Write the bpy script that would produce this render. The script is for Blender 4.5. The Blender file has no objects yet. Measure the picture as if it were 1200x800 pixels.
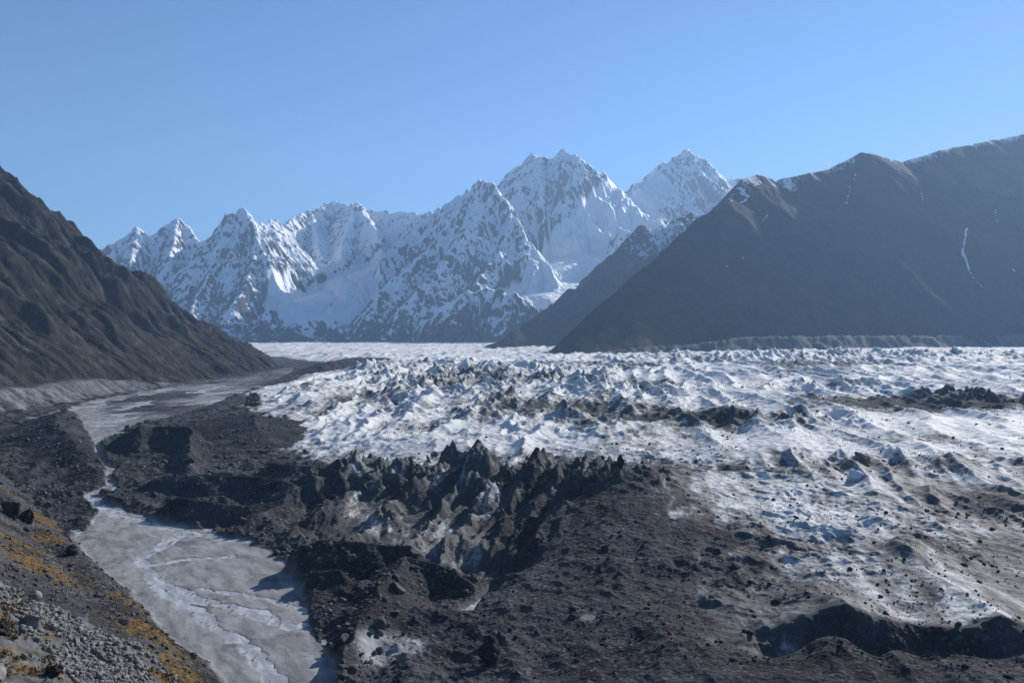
import bpy, math, random, time
import numpy as np
T0 = time.time()
F = 942.0            # focal length in pixels of the 1200 px wide photograph
CX, HY = 600.0, 388.0
CH = 120.0           # eye height above the river plain (m)
Q = 1.0
SUN_AZ, SUN_EL = 39.0, 26.5     # to the right of the view axis (+Y), above the horizon
f32 = np.float32

scene = bpy.context.scene
COL = scene.collection

# ------------------------------------------------------------------ noise
def _hash(ix, iy, seed):
    h = (ix.astype(np.uint32) * np.uint32(374761393) + iy.astype(np.uint32) * np.uint32(668265263)
         + np.uint32((seed * 2246822519) & 0xffffffff))
    h ^= h >> np.uint32(13); h *= np.uint32(1274126177); h ^= h >> np.uint32(16)
    return h
def _grad(ix, iy, fx, fy, seed):
    h = _hash(ix, iy, seed)
    a = (h & np.uint32(1023)).astype(f32) * f32(2 * math.pi / 1024)
    return np.cos(a) * fx + np.sin(a) * fy
def perlin(x, y, seed=0):
    x = np.asarray(x, f32); y = np.asarray(y, f32)
    x0 = np.floor(x); y0 = np.floor(y)
    fx = x - x0; fy = y - y0
    ix = x0.astype(np.int32); iy = y0.astype(np.int32)
    u = fx * fx * fx * (fx * (fx * 6 - 15) + 10); v = fy * fy * fy * (fy * (fy * 6 - 15) + 10)
    a = _grad(ix, iy, fx, fy, seed); b = _grad(ix + 1, iy, fx - 1, fy, seed)
    c = _grad(ix, iy + 1, fx, fy - 1, seed); d = _grad(ix + 1, iy + 1, fx - 1, fy - 1, seed)
    a += u * (b - a); c += u * (d - c)
    return (a + v * (c - a)) * f32(1.45)
def fbm(x, y, wl, octv, seed=0, gain=0.5):
    s = 0; a = 1.0; n = 0
    for o in range(octv):
        s = s + a * perlin(x / wl + 17.3 * o, y / wl - 9.1 * o, seed + o); n += a
        wl *= 0.5; a *= gain
    return s / n
def ridged(x, y, wl, octv, seed=0, gain=0.5):
    s = 0; a = 1.0; n = 0; w = 1.0
    for o in range(octv):
        r = 1 - np.abs(perlin(x / wl + 31.7 * o, y / wl + 5.3 * o, seed + o)) ; r = r * r
        s = s + a * r * w; n += a; w = np.clip(r * 1.6, 0, 1)
        wl *= 0.5; a *= gain
    return s / n
def worley(x, y, seed=0, jit=0.9):
    """F1, F2 and a random number of the nearest cell"""
    x = np.asarray(x, f32); y = np.asarray(y, f32)
    x0 = np.floor(x).astype(np.int32); y0 = np.floor(y).astype(np.int32)
    f1 = np.full(x.shape, 9, f32); f2 = f1.copy(); rid = np.zeros(x.shape, f32)
    for dx in (-1, 0, 1):
        for dy in (-1, 0, 1):
            h = _hash(x0 + dx, y0 + dy, seed)
            px = x0 + dx + 0.5 + jit * ((h & np.uint32(1023)).astype(f32) / 1023 - 0.5)
            py = y0 + dy + 0.5 + jit * (((h >> np.uint32(10)) & np.uint32(1023)).astype(f32) / 1023 - 0.5)
            r = ((h >> np.uint32(20)) & np.uint32(1023)).astype(f32) / 1023
            d = np.hypot(x - px, y - py)
            cl = d < f1
            f2 = np.where(cl, f1, np.minimum(f2, d)); rid = np.where(cl, r, rid); f1 = np.where(cl, d, f1)
    return f1, f2, rid
def sstep(a, b, x):
    t = np.clip((x - a) / (b - a), 0, 1); return t * t * (3 - 2 * t)
def mix(a, b, t): return a + (b - a) * t
def smax(a, b, k):
    h = np.clip(0.5 + 0.5 * (a - b) / k, 0, 1); return b + (a - b) * h + k * h * (1 - h)
def seg_dist(X, Y, pts):
    """distance to a polyline with heights: returns (distance, height at the nearest point, parameter 0..n)"""
    best = np.full(X.shape, 1e9, f32); zz = np.zeros(X.shape, f32); tt = np.zeros(X.shape, f32)
    for i in range(len(pts) - 1):
        (x0, y0, z0), (x1, y1, z1) = pts[i], pts[i + 1]
        dx, dy = x1 - x0, y1 - y0; L = dx * dx + dy * dy + 1e-6
        t = np.clip(((X - x0) * dx + (Y - y0) * dy) / L, 0, 1)
        d = np.hypot(X - x0 - t * dx, Y - y0 - t * dy)
        m = d < best
        best = np.where(m, d, best); zz = np.where(m, z0 + t * (z1 - z0), zz); tt = np.where(m, i + t, tt)
    return best, zz, tt
def W(px, py, d): return ((px - CX) / F * d, d, CH + (HY - py) / F * d)         # point seen at a pixel, d metres out
def G(px, py, z=0.0):
    d = (CH - z) * F / (py - HY); return ((px - CX) / F * d, d, z)               # point of the level z seen at a pixel

# ------------------------------------------------------------------ mesh from a grid of vertices
def grid_mesh(name, X, Y, Z, mat, attrs=None, keep=None, smooth=True):
    r, c = X.shape
    co = np.stack([X, Y, Z], -1).reshape(-1, 3).astype(f32)
    i = np.arange(r * c).reshape(r, c)
    q = np.stack([i[:-1, :-1], i[:-1, 1:], i[1:, 1:], i[1:, :-1]], -1).reshape(-1, 4)
    if keep is not None: q = q[keep.reshape(-1)]
    used = np.zeros(r * c, bool); used[q.reshape(-1)] = True
    remap = np.cumsum(used) - 1
    q = remap[q]; co = co[used]
    me = bpy.data.meshes.new(name)
    me.vertices.add(len(co)); me.vertices.foreach_set('co', co.ravel())
    me.loops.add(q.size); me.loops.foreach_set('vertex_index', q.ravel().astype(np.int32))
    me.polygons.add(len(q)); me.polygons.foreach_set('loop_start', np.arange(0, q.size, 4, dtype=np.int32))
    me.polygons.foreach_set('loop_total', np.full(len(q), 4, np.int32))
    me.polygons.foreach_set('use_smooth', np.full(len(q), smooth))
    for k, v in (attrs or {}).items():
        a = me.attributes.new(k, 'FLOAT', 'POINT'); a.data.foreach_set('value', v.reshape(-1)[used].astype(f32))
    me.update(calc_edges=True); me.validate()
    me.materials.append(mat)
    o = bpy.data.objects.new(name, me); COL.objects.link(o)
    return o

# ------------------------------------------------------------------ node material helper
class NT:
    def __init__(s, name):
        s.m = bpy.data.materials.new(name); s.m.use_nodes = True
        s.t = s.m.node_tree; s.t.nodes.clear()
        s.out = s.t.nodes.new('ShaderNodeOutputMaterial'); s.b = s.t.nodes.new('ShaderNodeBsdfPrincipled')
        s.t.links.new(s.b.outputs[0], s.out.inputs[0])
        s.pos = s.t.nodes.new('ShaderNodeNewGeometry')
    def put(s, sock, v):
        if isinstance(v, bpy.types.NodeSocket): s.t.links.new(v, sock)
        elif isinstance(v, tuple) and len(v) == 3 and sock.type == 'RGBA': sock.default_value = (*v, 1)
        else: sock.default_value = v
    def math(s, op, a, b=0.0, c=0.0, clamp=False):
        n = s.t.nodes.new('ShaderNodeMath'); n.operation = op; n.use_clamp = clamp
        for i, v in enumerate((a, b, c)): s.put(n.inputs[i], v)
        return n.outputs[0]
    def ramp(s, x, a, b, lo=0.0, hi=1.0):
        n = s.t.nodes.new('ShaderNodeMapRange'); n.interpolation_type = 'SMOOTHSTEP'
        for i, v in enumerate((x, a, b, lo, hi)): s.put(n.inputs[i], v)
        return n.outputs[0]
    def mix(s, f, a, b):
        n = s.t.nodes.new('ShaderNodeMix'); n.data_type = 'RGBA'
        s.put(n.inputs[0], f); s.put(n.inputs[6], a); s.put(n.inputs[7], b)
        return n.outputs[2]
    def attr(s, name):
        n = s.t.nodes.new('ShaderNodeAttribute'); n.attribute_name = name; return n.outputs['Fac']
    def vec(s, scale=(1, 1, 1), rot=0.0, obj=False):
        n = s.t.nodes.new('ShaderNodeMapping'); n.inputs['Rotation'].default_value = (0, 0, rot)
        if obj:
            tc = s.t.nodes.new('ShaderNodeTexCoord'); s.t.links.new(tc.outputs['Object'], n.inputs[0])
        else: s.t.links.new(s.pos.outputs['Position'], n.inputs[0])
        if scale == (1, 1, 1): return n.outputs[0]
        k = s.t.nodes.new('ShaderNodeMapping'); k.inputs['Scale'].default_value = scale
        s.t.links.new(n.outputs[0], k.inputs[0])
        return k.outputs[0]
    def noise(s, vec, scale, detail=6, rough=0.55, dist=0.0):
        n = s.t.nodes.new('ShaderNodeTexNoise'); s.t.links.new(vec, n.inputs['Vector'])
        n.inputs['Scale'].default_value = scale; n.inputs['Detail'].default_value = detail
        n.inputs['Roughness'].default_value = rough; n.inputs['Distortion'].default_value = dist
        return n.outputs['Fac']
    def voro(s, vec, scale, feature='F1', out='Distance'):
        n = s.t.nodes.new('ShaderNodeTexVoronoi'); n.feature = feature; s.t.links.new(vec, n.inputs['Vector'])
        n.inputs['Scale'].default_value = scale
        return n.outputs[out]
    def bump(s, h, dist, strength=1.0, prev=None):
        n = s.t.nodes.new('ShaderNodeBump'); n.inputs['Distance'].default_value = dist; n.inputs['Strength'].default_value = strength
        s.t.links.new(h, n.inputs['Height'])
        if prev is not None: s.t.links.new(prev, n.inputs['Normal'])
        return n.outputs[0]
    def xyz(s, v):
        n = s.t.nodes.new('ShaderNodeSeparateXYZ'); s.t.links.new(v, n.inputs[0]); return n.outputs
    def done(s, color, rough=0.9, spec=0.2, normal=None):
        s.put(s.b.inputs['Base Color'], color); s.put(s.b.inputs['Roughness'], rough); s.put(s.b.inputs['Specular IOR Level'], spec)
        if normal is not None: s.t.links.new(normal, s.b.inputs['Normal'])
        return s.m

# ------------------------------------------------------------------ materials
def mat_valley():
    n = NT('valley_ground')
    ice, dark, veg, silt = n.attr('ice'), n.attr('dark'), n.attr('veg'), n.attr('silt'); tone = n.attr('tone')
    v = n.vec()
    big = n.noise(v, 0.035, 9, 0.62)
    fine = n.noise(v, 0.5, 8, 0.7)
    peb = n.voro(v, 0.9, 'F1', 'Color'); pv = n.xyz(peb)
    # loose debris: charcoal, with paler stones
    deb = n.mix(n.ramp(big, 0.3, 0.7), (0.0170, 0.0173, 0.0178), (0.080, 0.0812, 0.0828))
    deb = n.mix(n.ramp(fine, 0.58, 0.78, 0, 0.75), deb, (0.215, 0.215, 0.215))
    deb = n.mix(n.ramp(pv[0], 0.80, 0.98, 0, 0.5), deb, (0.205, 0.204, 0.202))
    deb = n.mix(n.math('MULTIPLY', dark, 0.75), deb, (0.017, 0.0167, 0.0163))
    # dirty ice, streaked along the flow of the glacier
    sv = n.vec((1.0, 0.16, 1.0), 0.15)
    st = n.noise(sv, 0.07, 10, 0.68, 0.5)
    kk = n.math('ADD', ice, n.math('MULTIPLY', n.math('SUBTRACT', n.noise(n.vec((1.0, 0.35, 1.0), 0.15), 0.11, 10, 0.70), 0.5), 2.0))
    tt = n.math('ADD', tone, n.math('MULTIPLY', n.math('SUBTRACT', st, 0.5), -2.7))
    lay = n.noise(n.vec((0.12, 0.12, 1.3)), 0.55, 7, 0.7)
    tt = n.math('ADD', tt, n.math('MULTIPLY', n.math('SUBTRACT', lay, 0.5), -1.1))
    tt = n.math('ADD', tt, n.math('MULTIPLY', n.math('MINIMUM', n.math('SUBTRACT', kk, 0.95), 0.1), 1.25))
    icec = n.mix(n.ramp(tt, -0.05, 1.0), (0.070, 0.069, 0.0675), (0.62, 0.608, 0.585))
    speck = n.noise(v, 0.11, 8, 0.72)
    icec = n.mix(n.ramp(speck, 0.585, 0.66, 0, 0.85), icec, (0.060, 0.059, 0.058))
    k = kk
    k = n.ramp(k, 0.10, 0.62)
    kice = k
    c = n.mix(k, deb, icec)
    # silt of the river flat
    sn = n.noise(n.vec((1, 0.3, 1), -0.55), 0.16, 10, 0.68, 0.3)
    sc = n.mix(n.ramp(sn, 0.3, 0.7), (0.15, 0.149, 0.147), (0.33, 0.328, 0.322))
    sc = n.mix(n.ramp(n.noise(v, 0.05, 8, 0.65), 0.52, 0.64, 0, 0.6), sc, (0.085, 0.083, 0.08))
    sc = n.mix(n.ramp(n.noise(v, 1.4, 8, 0.75), 0.56, 0.75, 0, 0.55), sc, (0.055, 0.054, 0.052))
    c = n.mix(silt, c, sc)
    # autumn ground cover
    vn = n.noise(v, 0.55, 8, 0.7)
    vc = n.mix(n.ramp(vn, 0.35, 0.65), (0.052, 0.040, 0.018), (0.20, 0.115, 0.036))
    vk = n.ramp(n.math('ADD', veg, n.math('MULTIPLY', n.math('SUBTRACT', n.noise(v, 0.22, 9, 0.75), 0.5), 2.6)), 0.42, 0.8)
    c = n.mix(vk, c, vc)
    rk = n.math('ADD', n.math('MULTIPLY', n.voro(v, 0.42), 1.0), n.math('ADD', n.math('MULTIPLY', n.voro(v, 1.1), 0.5), n.math('MULTIPLY', n.voro(v, 2.7), 0.22)))
    h = n.math('ADD', n.math('MULTIPLY', n.noise(v, 0.25, 9, 0.65), 1.8), n.math('MULTIPLY', rk, n.math('SUBTRACT', 0.9, n.math('MULTIPLY', kice, 0.75))))
    hs = n.math('MULTIPLY', n.math('MULTIPLY', h, n.math('SUBTRACT', 1.0, n.math('MULTIPLY', kice, 0.5))), n.math('SUBTRACT', 1.0, n.math('MULTIPLY', silt, 0.86)))
    nor = n.bump(hs, 0.8, 0.8)
    return n.done(c, n.mix(kice, (0.95,) * 3, (0.75,) * 3), n.mix(kice, (0.06,) * 3, (0.10,) * 3), nor)

def mat_snow_range():
    n = NT('snowy_rock')
    v = n.vec((1, 1, 0.33)); snow = n.attr('snow')
    nz = n.noise(v, 0.008, 10, 0.62, 0.3)
    nz2 = n.noise(v, 0.03, 8, 0.7)
    rock = n.mix(n.ramp(nz2, 0.35, 0.65), (0.045, 0.044, 0.044), (0.12, 0.115, 0.11))
    s = n.math('ADD', snow, n.math('MULTIPLY', n.math('SUBTRACT', nz, 0.5), 0.5))
    s = n.math('ADD', s, n.math('MULTIPLY', n.math('SUBTRACT', nz2, 0.5), 0.18))
    k = n.ramp(s, 0.34, 0.64)
    c = n.mix(k, rock, (0.90, 0.905, 0.91))
    h = n.math('ADD', n.math('MULTIPLY', nz, 45.0), n.math('MULTIPLY', nz2, 12.0))
    nor = n.bump(h, 1.0, 0.8)
    return n.done(c, n.mix(k, (0.95,) * 3, (0.6,) * 3), 0.15, nor)

def mat_mountain(name, lo, hi, scree):
    n = NT(name)
    v = n.vec((1, 1, 0.4)); snow, grass, sc = n.attr('snow'), n.attr('grass'), n.attr('scree')
    a = n.noise(v, 0.006, 10, 0.66); b = n.noise(v, 0.04, 9, 0.7)
    c = n.mix(n.ramp(a, 0.3, 0.7), lo, hi)
    c = n.mix(n.ramp(b, 0.45, 0.75, 0, 0.7), c, scree)
    k = n.ramp(n.math('ADD', sc, n.math('MULTIPLY', n.math('SUBTRACT', b, 0.5), 1.2)), 0.4, 0.8)
    c = n.mix(n.math('MULTIPLY', k, 0.8), c, scree)
    k = n.ramp(n.math('ADD', grass, n.math('MULTIPLY', n.math('SUBTRACT', a, 0.5), 1.8)), 0.4, 0.7)
    c = n.mix(n.math('MULTIPLY', k, 0.75), c, (0.125, 0.085, 0.036))
    k = n.ramp(n.math('ADD', snow, n.math('MULTIPLY', n.math('SUBTRACT', b, 0.5), 1.7)), 0.5, 0.62)
    c = n.mix(k, c, (0.82, 0.83, 0.84))
    h = n.math('ADD', n.math('MULTIPLY', a, 26.0), n.math('MULTIPLY', b, 7.0))
    return n.done(c, 0.95, 0.05, n.bump(h, 1.0, 0.9))

def mat_water(name, base, rough, bumpd, foam=True):
    n = NT(name)
    v = n.vec((1, 0.4, 1), -0.55)
    k = n.noise(v, 0.22, 10, 0.72, 0.4)
    c = n.mix(n.ramp(k, 0.44, 0.60), base, (0.50, 0.495, 0.48)) if foam else base
    w = n.noise(n.vec(), 1.3, 6, 0.6)
    return n.done(c, rough, 0.5, n.bump(w, bumpd, 1.0))

def mat_rock(name, a, b, ochre=0.0):
    n = NT(name)
    v = n.vec(obj=True)
    k = n.noise(v, 1.6, 8, 0.65); k2 = n.noise(v, 9.0, 6, 0.7)
    c = n.mix(n.ramp(k, 0.35, 0.68), a, b)
    c = n.mix(n.ramp(k2, 0.55, 0.75, 0, 0.5), c, tuple(min(1, q * 1.7) for q in b))
    if ochre: c = n.mix(n.ramp(n.noise(v, 2.3, 7, 0.7), 0.55, 0.68, 0, ochre), c, (0.20, 0.11, 0.04))
    return n.done(c, 0.95, 0.1, n.bump(n.math('ADD', k, n.math('MULTIPLY', k2, 0.4)), 0.25, 0.9))

# ------------------------------------------------------------------ erosion (stream power, solved by pointer doubling)
def erode(Z, cell, steps, K, seed=0, m=0.45, area0=6.0):
    R, C = Z.shape; N = R * C
    rng = np.random.default_rng(seed)
    idx = np.arange(N).reshape(R, C)
    offs = [(-1, -1), (-1, 0), (-1, 1), (0, -1), (0, 1), (1, -1), (1, 0), (1, 1)]
    dist = np.array([1.414, 1, 1.414, 1, 1, 1.414, 1, 1.414]) * cell
    Z = Z.astype(np.float64)
    for s in range(steps):
        H = Z + rng.normal(0, 0.012 * cell, Z.shape)
        best = np.zeros((R, C)); rec = idx.copy(); rd = np.full((R, C), cell)
        P = np.pad(H, 1, mode='edge')
        for (dy, dx), d in zip(offs, dist):
            sl = (H - P[1 + dy:1 + dy + R, 1 + dx:1 + dx + C]) / d
            t = idx + dy * C + dx
            m_ = sl > best
            best = np.where(m_, sl, best); rec = np.where(m_, t, rec); rd = np.where(m_, d, rd)
        rec[0, :] = idx[0, :]; rec[-1, :] = idx[-1, :]; rec[:, 0] = idx[:, 0]; rec[:, -1] = idx[:, -1]
        rec = rec.ravel(); root = rec == idx.ravel()
        r = np.where(root, N, rec); r = np.append(r, N)
        S = np.ones(N + 1); S[N] = 0; rr = r.copy()
        for _ in range(11):
            add = np.bincount(rr, S, N + 1); add[N] = 0
            S = S + add; rr = rr[rr]; S[N] = 0
        A = np.maximum(S[:N] - area0, 0) * cell * cell
        c = K * A ** m / rd.ravel()
        h = Z.ravel()
        a = np.where(root, h, h / (1 + c)); b = np.where(root, 0.0, c / (1 + c))
        rr = np.where(root, idx.ravel(), rec)
        for _ in range(12):
            a, b, rr = a + b * a[rr], b * b[rr], rr[rr]
        Z = a.reshape(R, C)
    return Z, S[:N].reshape(R, C)
def talus(Z, cell, lim, steps):
    """material steeper than lim slides down"""
    Z = Z.copy()
    for _ in range(steps):
        for ax in (0, 1):
            d = np.diff(Z, axis=ax); ex = np.sign(d) * np.maximum(np.abs(d) - lim * cell, 0) * 0.25
            if ax == 0: Z[:-1] += ex; Z[1:] -= ex
            else: Z[:, :-1] += ex; Z[:, 1:] -= ex
    return Z
def fall_lines(Z, cell, seed, steps=14, blur=2):
    """noise drawn out down the slope: gullies and ribs (mean 0, deviation 1)"""
    R, C = Z.shape; g = np.random.default_rng(seed)
    S = Z.astype(np.float64)
    for _ in range(blur): S = S + 0.5 * lapl(S, 1)
    gy, gx = np.gradient(S); L = np.hypot(gx, gy) + 1e-9; gx /= L; gy /= L
    N = g.normal(size=(R, C)); M = g.normal(size=(R // 3 + 2, C // 3 + 2)); N = N + 1.6 * np.repeat(np.repeat(M, 3, 0), 3, 1)[:R, :C]
    M = g.normal(size=(R // 7 + 2, C // 7 + 2)); N = N + 1.8 * np.repeat(np.repeat(M, 7, 0), 7, 1)[:R, :C]
    I, J = np.meshgrid(np.arange(R, dtype=float), np.arange(C, dtype=float), indexing='ij'); acc = N.copy()
    for sg in (1, -1):
        i, j = I.copy(), J.copy()
        for _ in range(steps):
            a = np.clip(np.rint(i).astype(int), 0, R - 1); b = np.clip(np.rint(j).astype(int), 0, C - 1)
            i += sg * gy[a, b]; j += sg * gx[a, b]
            acc += N[np.clip(np.rint(i).astype(int), 0, R - 1), np.clip(np.rint(j).astype(int), 0, C - 1)]
    return (acc - acc.mean()) / acc.std()
def slope_of(Z, cell):
    gy, gx = np.gradient(Z, cell); return np.hypot(gx, gy)
def lapl(Z, k):
    P = np.pad(Z, k, mode='edge'); R, C = Z.shape
    return (P[:R, k:k + C] + P[2 * k:, k:k + C] + P[k:k + R, :C] + P[k:k + R, 2 * k:]) / 4 - Z
def hit(px, py, X0, Y0, cell, Z, d0, d1):
    """where a sight line meets a gridded surface"""
    d = np.arange(d0, d1, cell * 0.5)
    x = (px - CX) / F * d; z = CH + (HY - py) / F * d
    i = np.clip(((d - Y0) / cell).astype(int), 0, Z.shape[0] - 1); j = np.clip(((x - X0) / cell).astype(int), 0, Z.shape[1] - 1)
    u = np.nonzero(Z[i, j] >= z)[0]
    k = u[0] if len(u) else len(d) - 1
    return (x[k], d[k], z[k])

# ------------------------------------------------------------------ the snow range
def build_range():
    cell = 12.0 / Q
    x0, x1, y0, y1 = -5600.0, 4200.0, 6900.0, 14200.0
    xs = np.arange(x0, x1, cell); ys = np.arange(y0, y1, cell)
    X, Y = np.meshgrid(xs, ys); X = X.astype(f32); Y = Y.astype(f32)
    wx = X + 75 * fbm(X, Y, 450, 4, 1) ; wy = Y + 75 * fbm(X, Y, 450, 4, 2)
    floor = np.interp(Y + 260 * fbm(X, Y, 800, 4, 6), [6900, 7500, 8200, 9000, 9600, 10400, 11500, 14200], [-20, 15, 190, 500, 700, 1000, 1200, 1300]) + 60 * fbm(X, Y, 500, 5, 5) + 150 * sstep(7000, 7700, Y) * (ridged(X, Y * 0.6, 380, 4, 7) - 0.4)
    Z = floor
    R = [
     [(60, 330, 9000), (120, 305, 9200), (140, 293, 9300), (160, 268, 9500), (172, 280, 9500), (186, 272, 9600), (208, 260, 9800), (222, 267, 9800), (238, 287, 9700), (262, 268, 9400), (285, 246, 9200), (300, 268, 9400), (318, 259, 9900), (333, 267, 10600)],
     [(285, 246, 9200), (300, 285, 8800), (330, 325, 8400), (350, 350, 8100)],
     [(285, 246, 9200), (268, 290, 8800), (245, 325, 8300), (225, 370, 7700)],
     [(300, 285, 8800), (290, 330, 8300), (275, 360, 7900)],
     [(208, 260, 9800), (200, 300, 9200), (190, 330, 8500), (170, 360, 7900)],
     [(160, 268, 9500), (150, 320, 8800), (120, 370, 7900)],
     [(330, 352, 7900), (310, 372, 7500), (290, 392, 7200)],
     [(333, 267, 10600), (345, 256, 11300), (365, 249, 11900), (388, 236, 12300), (405, 242, 12200), (420, 239, 11700), (440, 250, 11700), (470, 249, 11700), (495, 254, 11000), (515, 247, 10300)],
     [(365, 249, 11900), (372, 280, 11000), (378, 305, 10300)],
     [(420, 239, 11700), (438, 270, 11000), (452, 292, 10400)], [(420, 239, 11700), (405, 275, 10900), (400, 300, 10300)],
     [(470, 249, 11700), (470, 290, 10800)],
     [(495, 254, 10800), (515, 248, 10100), (545, 226, 9700), (565, 213, 9400), (580, 222, 9400), (600, 250, 9100), (630, 283, 8700), (650, 300, 8400)],
     [(545, 226, 9700), (525, 270, 9000), (490, 300, 8500), (450, 335, 8000), (415, 392, 7300)],
     [(565, 213, 9400), (555, 262, 8800), (520, 310, 8200), (480, 350, 7700), (450, 392, 7250)],
     [(600, 250, 9100), (585, 300, 8500), (560, 330, 8000)],
     [(630, 283, 8700), (625, 320, 8200), (610, 345, 7800)],
     [(515, 248, 10100), (470, 285, 9300), (430, 315, 8700), (392, 345, 8300)],
     [(362, 368, 7900), (345, 385, 7450), (318, 400, 7150)], [(392, 366, 7900), (398, 384, 7450), (405, 400, 7150)], [(345, 385, 7450), (360, 400, 7150)],
     [(490, 372, 7600), (540, 347, 7500), (575, 340, 7450), (610, 350, 7400), (640, 375, 7300)],
     [(575, 340, 7450), (570, 370, 7250), (560, 395, 7100)], [(540, 347, 7500), (520, 375, 7300), (500, 398, 7100)], [(610, 350, 7400), (605, 380, 7200), (600, 398, 7100)],
     [(570, 232, 11600), (598, 204, 11300), (612, 196, 11200), (625, 180, 11000), (640, 187, 11000), (660, 177, 11000), (678, 186, 10900), (700, 200, 10900), (730, 212, 11300), (750, 209, 11900), (770, 196, 12600), (790, 186, 12900), (805, 175, 13000), (822, 187, 13100), (850, 212, 13400), (866, 211, 13500), (900, 222, 13500), (1000, 240, 14000)],
     [(625, 180, 11000), (630, 225, 10400), (650, 265, 9900), (665, 285, 9700)],
     [(660, 177, 11000), (680, 225, 10400), (700, 255, 10000), (735, 270, 9700)],
     [(598, 204, 11300), (600, 240, 10500), (630, 270, 9900)],
     [(805, 175, 13000), (795, 215, 12400), (775, 255, 11700), (760, 275, 11300)],
     [(805, 175, 13000), (830, 225, 12500), (850, 260, 12000)],
     [(770, 196, 12600), (750, 240, 11800)],
    ]
    P = [[W(*q) for q in r] for r in R]
    dc = np.full(Z.shape, 1e9, f32)
    for k, r in enumerate(P):
        d, z, t = seg_dist(wx, wy, r)
        sl = 1.12 + 0.18 * np.sin(t * 3.1 + k)
        Z = np.maximum(Z, z - sl * d + 26); dc = np.minimum(dc, d)
    # buttresses and ribs falling away from the crests
    hgt = np.clip((Z - floor) / 700, 0, 1)
    Z = Z + hgt * np.clip(dc / 170, 0.22, 1) * (190 * (ridged(wx, wy, 620, 5, 11) - 0.5) + 70 * (ridged(X, Y, 210, 4, 14) - 0.5) + 24 * fbm(X, Y, 130, 4, 15))
    Z = Z + np.exp(-dc / 170) * 85 * (ridged(X, Y, 230, 4, 16) - 0.62) * np.clip((Z - floor) / 500, 0, 1)
    Z, A = erode(Z, cell, 8, 0.085, 3)
    Z = talus(Z, cell, 1.9, 5)
    tong = np.zeros(Z.shape)
    for pl, wd in (([(440, 312, 10200), (412, 330, 9600), (380, 343, 9000), (352, 352, 8500), (345, 364, 8100), (368, 368, 7900)], 330), ([(400, 325, 9500), (425, 350, 8700), (405, 372, 8000)], 200),
                   ([(755, 272, 11400), (735, 284, 10700), (705, 292, 10100), (670, 298, 9600), (648, 318, 9000), (662, 333, 8500), (630, 345, 8100)], 330), ([(770, 225, 12300), (752, 245, 11900), (745, 268, 11300)], 260)):
        d, z, t = seg_dist(wx, wy, [W(*q) for q in pl])
        zt = z - 90 * (d / wd) ** 2 + 10 * (ridged(X, Y, 90, 3, 28) - 0.5) + 22 * fbm(X, Y, 220, 3, 29)
        k = sstep(1.25, 0.75, d / wd)
        tong = np.maximum(tong, k)
        Z = np.where(k > 0, mix(Z, np.clip(zt, Z - 160, Z + 260), k), Z)
    s = slope_of(Z, cell)
    Z = Z + np.clip(s - 0.5, 0, 0.8) * (44 * (ridged(X, Y, 130, 4, 21) - 0.5))
    fl = fall_lines(Z, cell, 31, 12)
    Z = Z + np.clip(s - 0.45, 0, 0.7) * 11 * fl * (1 - tong)
    s = slope_of(Z, cell)
    cv = lapl(Z, 3)
    snow = 2.02 - 0.10 * fl - 1.0 * np.clip(s - 0.35, 0, 2) + np.clip(cv * 0.02, -0.25, 0.3)
    snow = snow + np.clip((Z - 900) / 1800, -0.4, 0.22) - 0.75 * (1 - sstep(0, 260, Z + 200 * fbm(X, Y, 260, 4, 40)))
    snow = np.maximum(snow, sstep(0.6, 0.35, s) * sstep(260, 420, Z) * 1.3)
    snow = np.maximum(snow, tong * 1.25 * sstep(200, 330, Z))
    o = grid_mesh('snow_mountains', X, Y, Z, mat_snow_range(), {'snow': snow})
    o['kind'] = 'structure'
    return Z

# ------------------------------------------------------------------ valley-side mountains
def build_side(name, mat, x0, x1, y0, y1, cell, base, K, extra, seed, steps=10, lim=1.25):
    cell = cell / Q
    xs = np.arange(x0, x1, cell); ys = np.arange(y0, y1, cell)
    X, Y = np.meshgrid(xs, ys); X = X.astype(f32); Y = Y.astype(f32)
    Z = base(X, Y)
    Z, A = erode(Z, cell, steps, K, seed)
    Z = talus(Z, cell, lim, 10)
    return X, Y, Z, A, cell

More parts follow.
